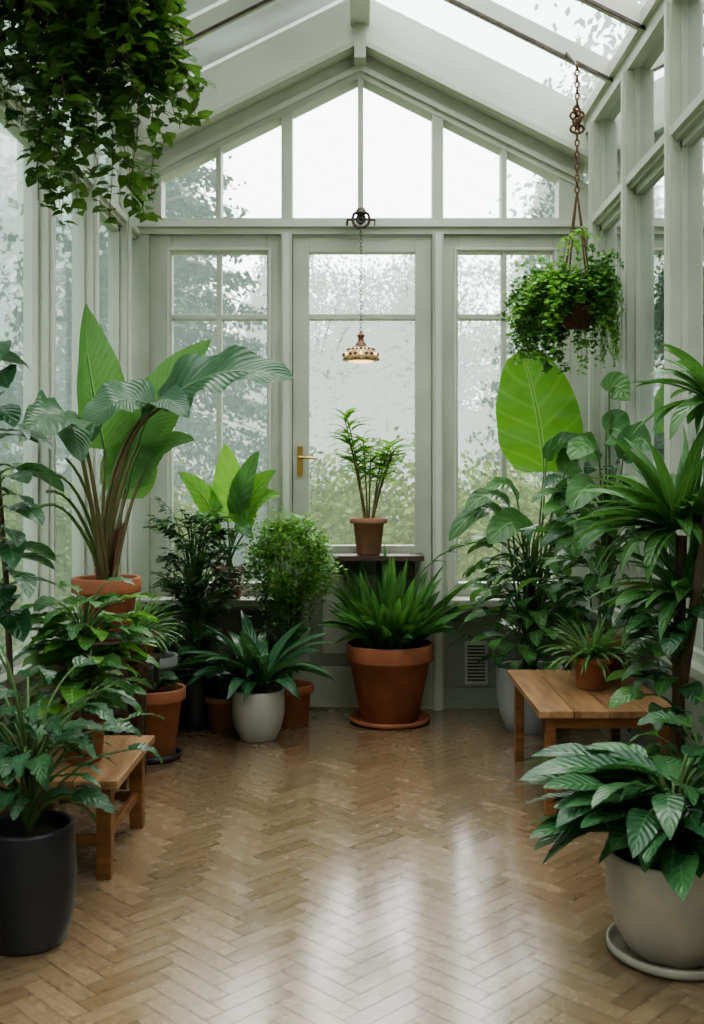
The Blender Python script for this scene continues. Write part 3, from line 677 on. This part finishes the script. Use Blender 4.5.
# ------------------------------------------------------------------ outside
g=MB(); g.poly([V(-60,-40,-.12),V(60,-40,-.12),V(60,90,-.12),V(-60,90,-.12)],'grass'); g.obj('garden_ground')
def tree_mesh(seed,kind):
    rr=random.Random(seed); m_=MB(); H=8
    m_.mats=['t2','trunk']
    def card(p,s):
        a=V(rr.gauss(0,1),rr.gauss(0,1),rr.gauss(0,1)).normalized(); b=a.orthogonal().normalized(); c2=a.cross(b)
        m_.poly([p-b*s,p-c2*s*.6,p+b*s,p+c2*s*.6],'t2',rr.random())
    if kind=='conifer':
        m_.tube([V(0,0,0),V(0,0,H*.5),V(0,0,H)],.14,.02,'trunk',7)
        for i in range(120):
            t=i/120; z=.5+t*(H-.6); ln=(1-t)**.85*2.3+.15; a=i*2.4
            tip=V(math.cos(a)*ln,math.sin(a)*ln,z-ln*.22); b0=V(0,0,z)
            m_.tube([b0,(b0+tip)/2+V(0,0,.1),tip],.02,.005,'trunk',4)
            for j in range(int(70+190*ln)):
                u=rr.random()**.7; q=b0.lerp(tip,u)+V(rr.gauss(0,.11),rr.gauss(0,.11),-abs(rr.gauss(0,.13))); card(q,rr.uniform(.03,.06))
    else:
        m_.tube([V(0,0,0),V(.1,0,H*.25),V(0,.1,H*.55)],.16,.07,'trunk',7)
        for i in range(90):
            d=V(rr.gauss(0,1),rr.gauss(0,1),rr.gauss(0,.9)).normalized(); q=V(d.x*2.2,d.y*2.2,H*.6+d.z*H*.36)*1.0; q=V(0,0,H*.5).lerp(q,rr.uniform(.5,1.05))
            s0=V(0,.05,rr.uniform(H*.25,H*.55)); m_.tube([s0,(s0+q)/2+V(0,0,.3),q],.035,.006,'trunk',4)
            for j in range(420):
                card(q+V(rr.gauss(0,.36),rr.gauss(0,.36),rr.gauss(0,.27)),rr.uniform(.035,.065))
    return m_
def bush_mesh(seed):
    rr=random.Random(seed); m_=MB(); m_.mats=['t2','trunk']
    for i in range(90):
        d=V(rr.gauss(0,1),rr.gauss(0,1),abs(rr.gauss(0,1))).normalized(); q=V(d.x*1.1,d.y*1.0,d.z*1.6)*rr.uniform(.6,1)
        m_.tube([V(0,0,0),q*.5+V(0,0,.1),q],.02,.004,'trunk',4)
        for j in range(160):
            p=q+V(rr.gauss(0,.2),rr.gauss(0,.2),rr.gauss(0,.2)); a=V(rr.gauss(0,1),rr.gauss(0,1),rr.gauss(0,1)).normalized(); b=a.orthogonal().normalized(); c2=a.cross(b); s=rr.uniform(.025,.055)
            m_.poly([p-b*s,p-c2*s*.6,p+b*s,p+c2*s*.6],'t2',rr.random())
    return m_
def master(mb,nm):
    ob=mb.obj(nm); me=ob.data; bpy.data.objects.remove(ob); return me
BM=(master(tree_mesh(1,'conifer'),'conifer'),master(tree_mesh(5,'broad'),'broad'),master(bush_mesh(3),'bush'))
ET=empty('garden_trees',(0,0,0)); EB=empty('garden_hedge',(0,0,0))
def lay(idx,nm,x,y,s,mat,rot=0,sz=None):
    me=BM[idx]; ob=bpy.data.objects.new(nm,me); bpy.context.scene.collection.objects.link(ob)
    ob.parent=EB if idx==2 else ET
    ob.location=(x,y,-.12); ob.scale=(s,s,sz or s); ob.rotation_euler=(0,0,rot)
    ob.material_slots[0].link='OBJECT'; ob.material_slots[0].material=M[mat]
R2=random.Random(3)
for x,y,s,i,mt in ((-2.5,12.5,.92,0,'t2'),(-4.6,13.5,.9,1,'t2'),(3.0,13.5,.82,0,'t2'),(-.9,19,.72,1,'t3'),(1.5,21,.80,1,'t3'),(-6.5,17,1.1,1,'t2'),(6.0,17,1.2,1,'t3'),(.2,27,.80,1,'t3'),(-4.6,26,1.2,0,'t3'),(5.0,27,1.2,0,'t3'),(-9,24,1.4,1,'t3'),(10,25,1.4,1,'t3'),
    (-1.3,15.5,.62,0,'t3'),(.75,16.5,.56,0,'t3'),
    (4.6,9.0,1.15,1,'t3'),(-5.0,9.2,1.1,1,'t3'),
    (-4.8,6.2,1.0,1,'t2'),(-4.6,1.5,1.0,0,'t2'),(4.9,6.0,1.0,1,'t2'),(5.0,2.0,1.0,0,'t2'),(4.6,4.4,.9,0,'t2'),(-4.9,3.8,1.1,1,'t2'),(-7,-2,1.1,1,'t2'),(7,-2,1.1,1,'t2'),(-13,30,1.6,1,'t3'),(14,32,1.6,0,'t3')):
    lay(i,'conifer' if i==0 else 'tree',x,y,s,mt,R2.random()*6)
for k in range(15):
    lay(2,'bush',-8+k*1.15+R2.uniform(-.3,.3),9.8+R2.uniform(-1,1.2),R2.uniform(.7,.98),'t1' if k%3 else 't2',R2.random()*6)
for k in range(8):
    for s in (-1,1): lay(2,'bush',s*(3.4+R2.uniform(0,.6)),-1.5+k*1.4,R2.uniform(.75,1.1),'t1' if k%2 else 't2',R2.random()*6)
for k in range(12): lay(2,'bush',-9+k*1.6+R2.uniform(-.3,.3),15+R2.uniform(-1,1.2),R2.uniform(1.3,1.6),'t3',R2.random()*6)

# ------------------------------------------------------------------ world, sun, camera
wd=bpy.data.worlds.new('overcast_sky'); bpy.context.scene.world=wd; wd.use_nodes=True; nt=wd.node_tree; nt.nodes.clear()
out=nt.nodes.new('ShaderNodeOutputWorld'); bg=N(nt,'ShaderNodeBackground',Strength=3.1); tc=N(nt,'ShaderNodeTexCoord')
nz=noise(nt,2.0,4,tc.outputs['Generated']); L(nt,mixc(nt,ramp(nt,nz,.3,.7),(.93,.965,1.0),(.98,.99,1)),bg.inputs[0]); L(nt,bg.outputs[0],out.inputs[0])
ld=bpy.data.lights.new('soft_sun','SUN'); ld.energy=1.3; ld.angle=.6; ld.color=(1,.97,.9); lo=bpy.data.objects.new('soft_sun',ld); bpy.context.scene.collection.objects.link(lo); lo.rotation_euler=(math.radians(-38),math.radians(12),0)
cd=bpy.data.cameras.new('camera'); cam=bpy.data.objects.new('camera',cd); bpy.context.scene.collection.objects.link(cam)
cam.location=(0,0,1.22); cam.rotation_euler=(pi/2,0,0); cd.sensor_fit='VERTICAL'; cd.sensor_height=36; cd.lens=36*1026/1024
cd.shift_y=-32/1024; cd.shift_x=-8/1024; cd.clip_start=.05; cd.clip_end=300
cd.dof.use_dof=True; cd.dof.focus_distance=4.2; cd.dof.aperture_fstop=4.0
bpy.context.scene.camera=cam
vs=bpy.context.scene.view_settings
vs.view_transform='AgX'; vs.look='AgX - Medium High Contrast'; vs.exposure=.75
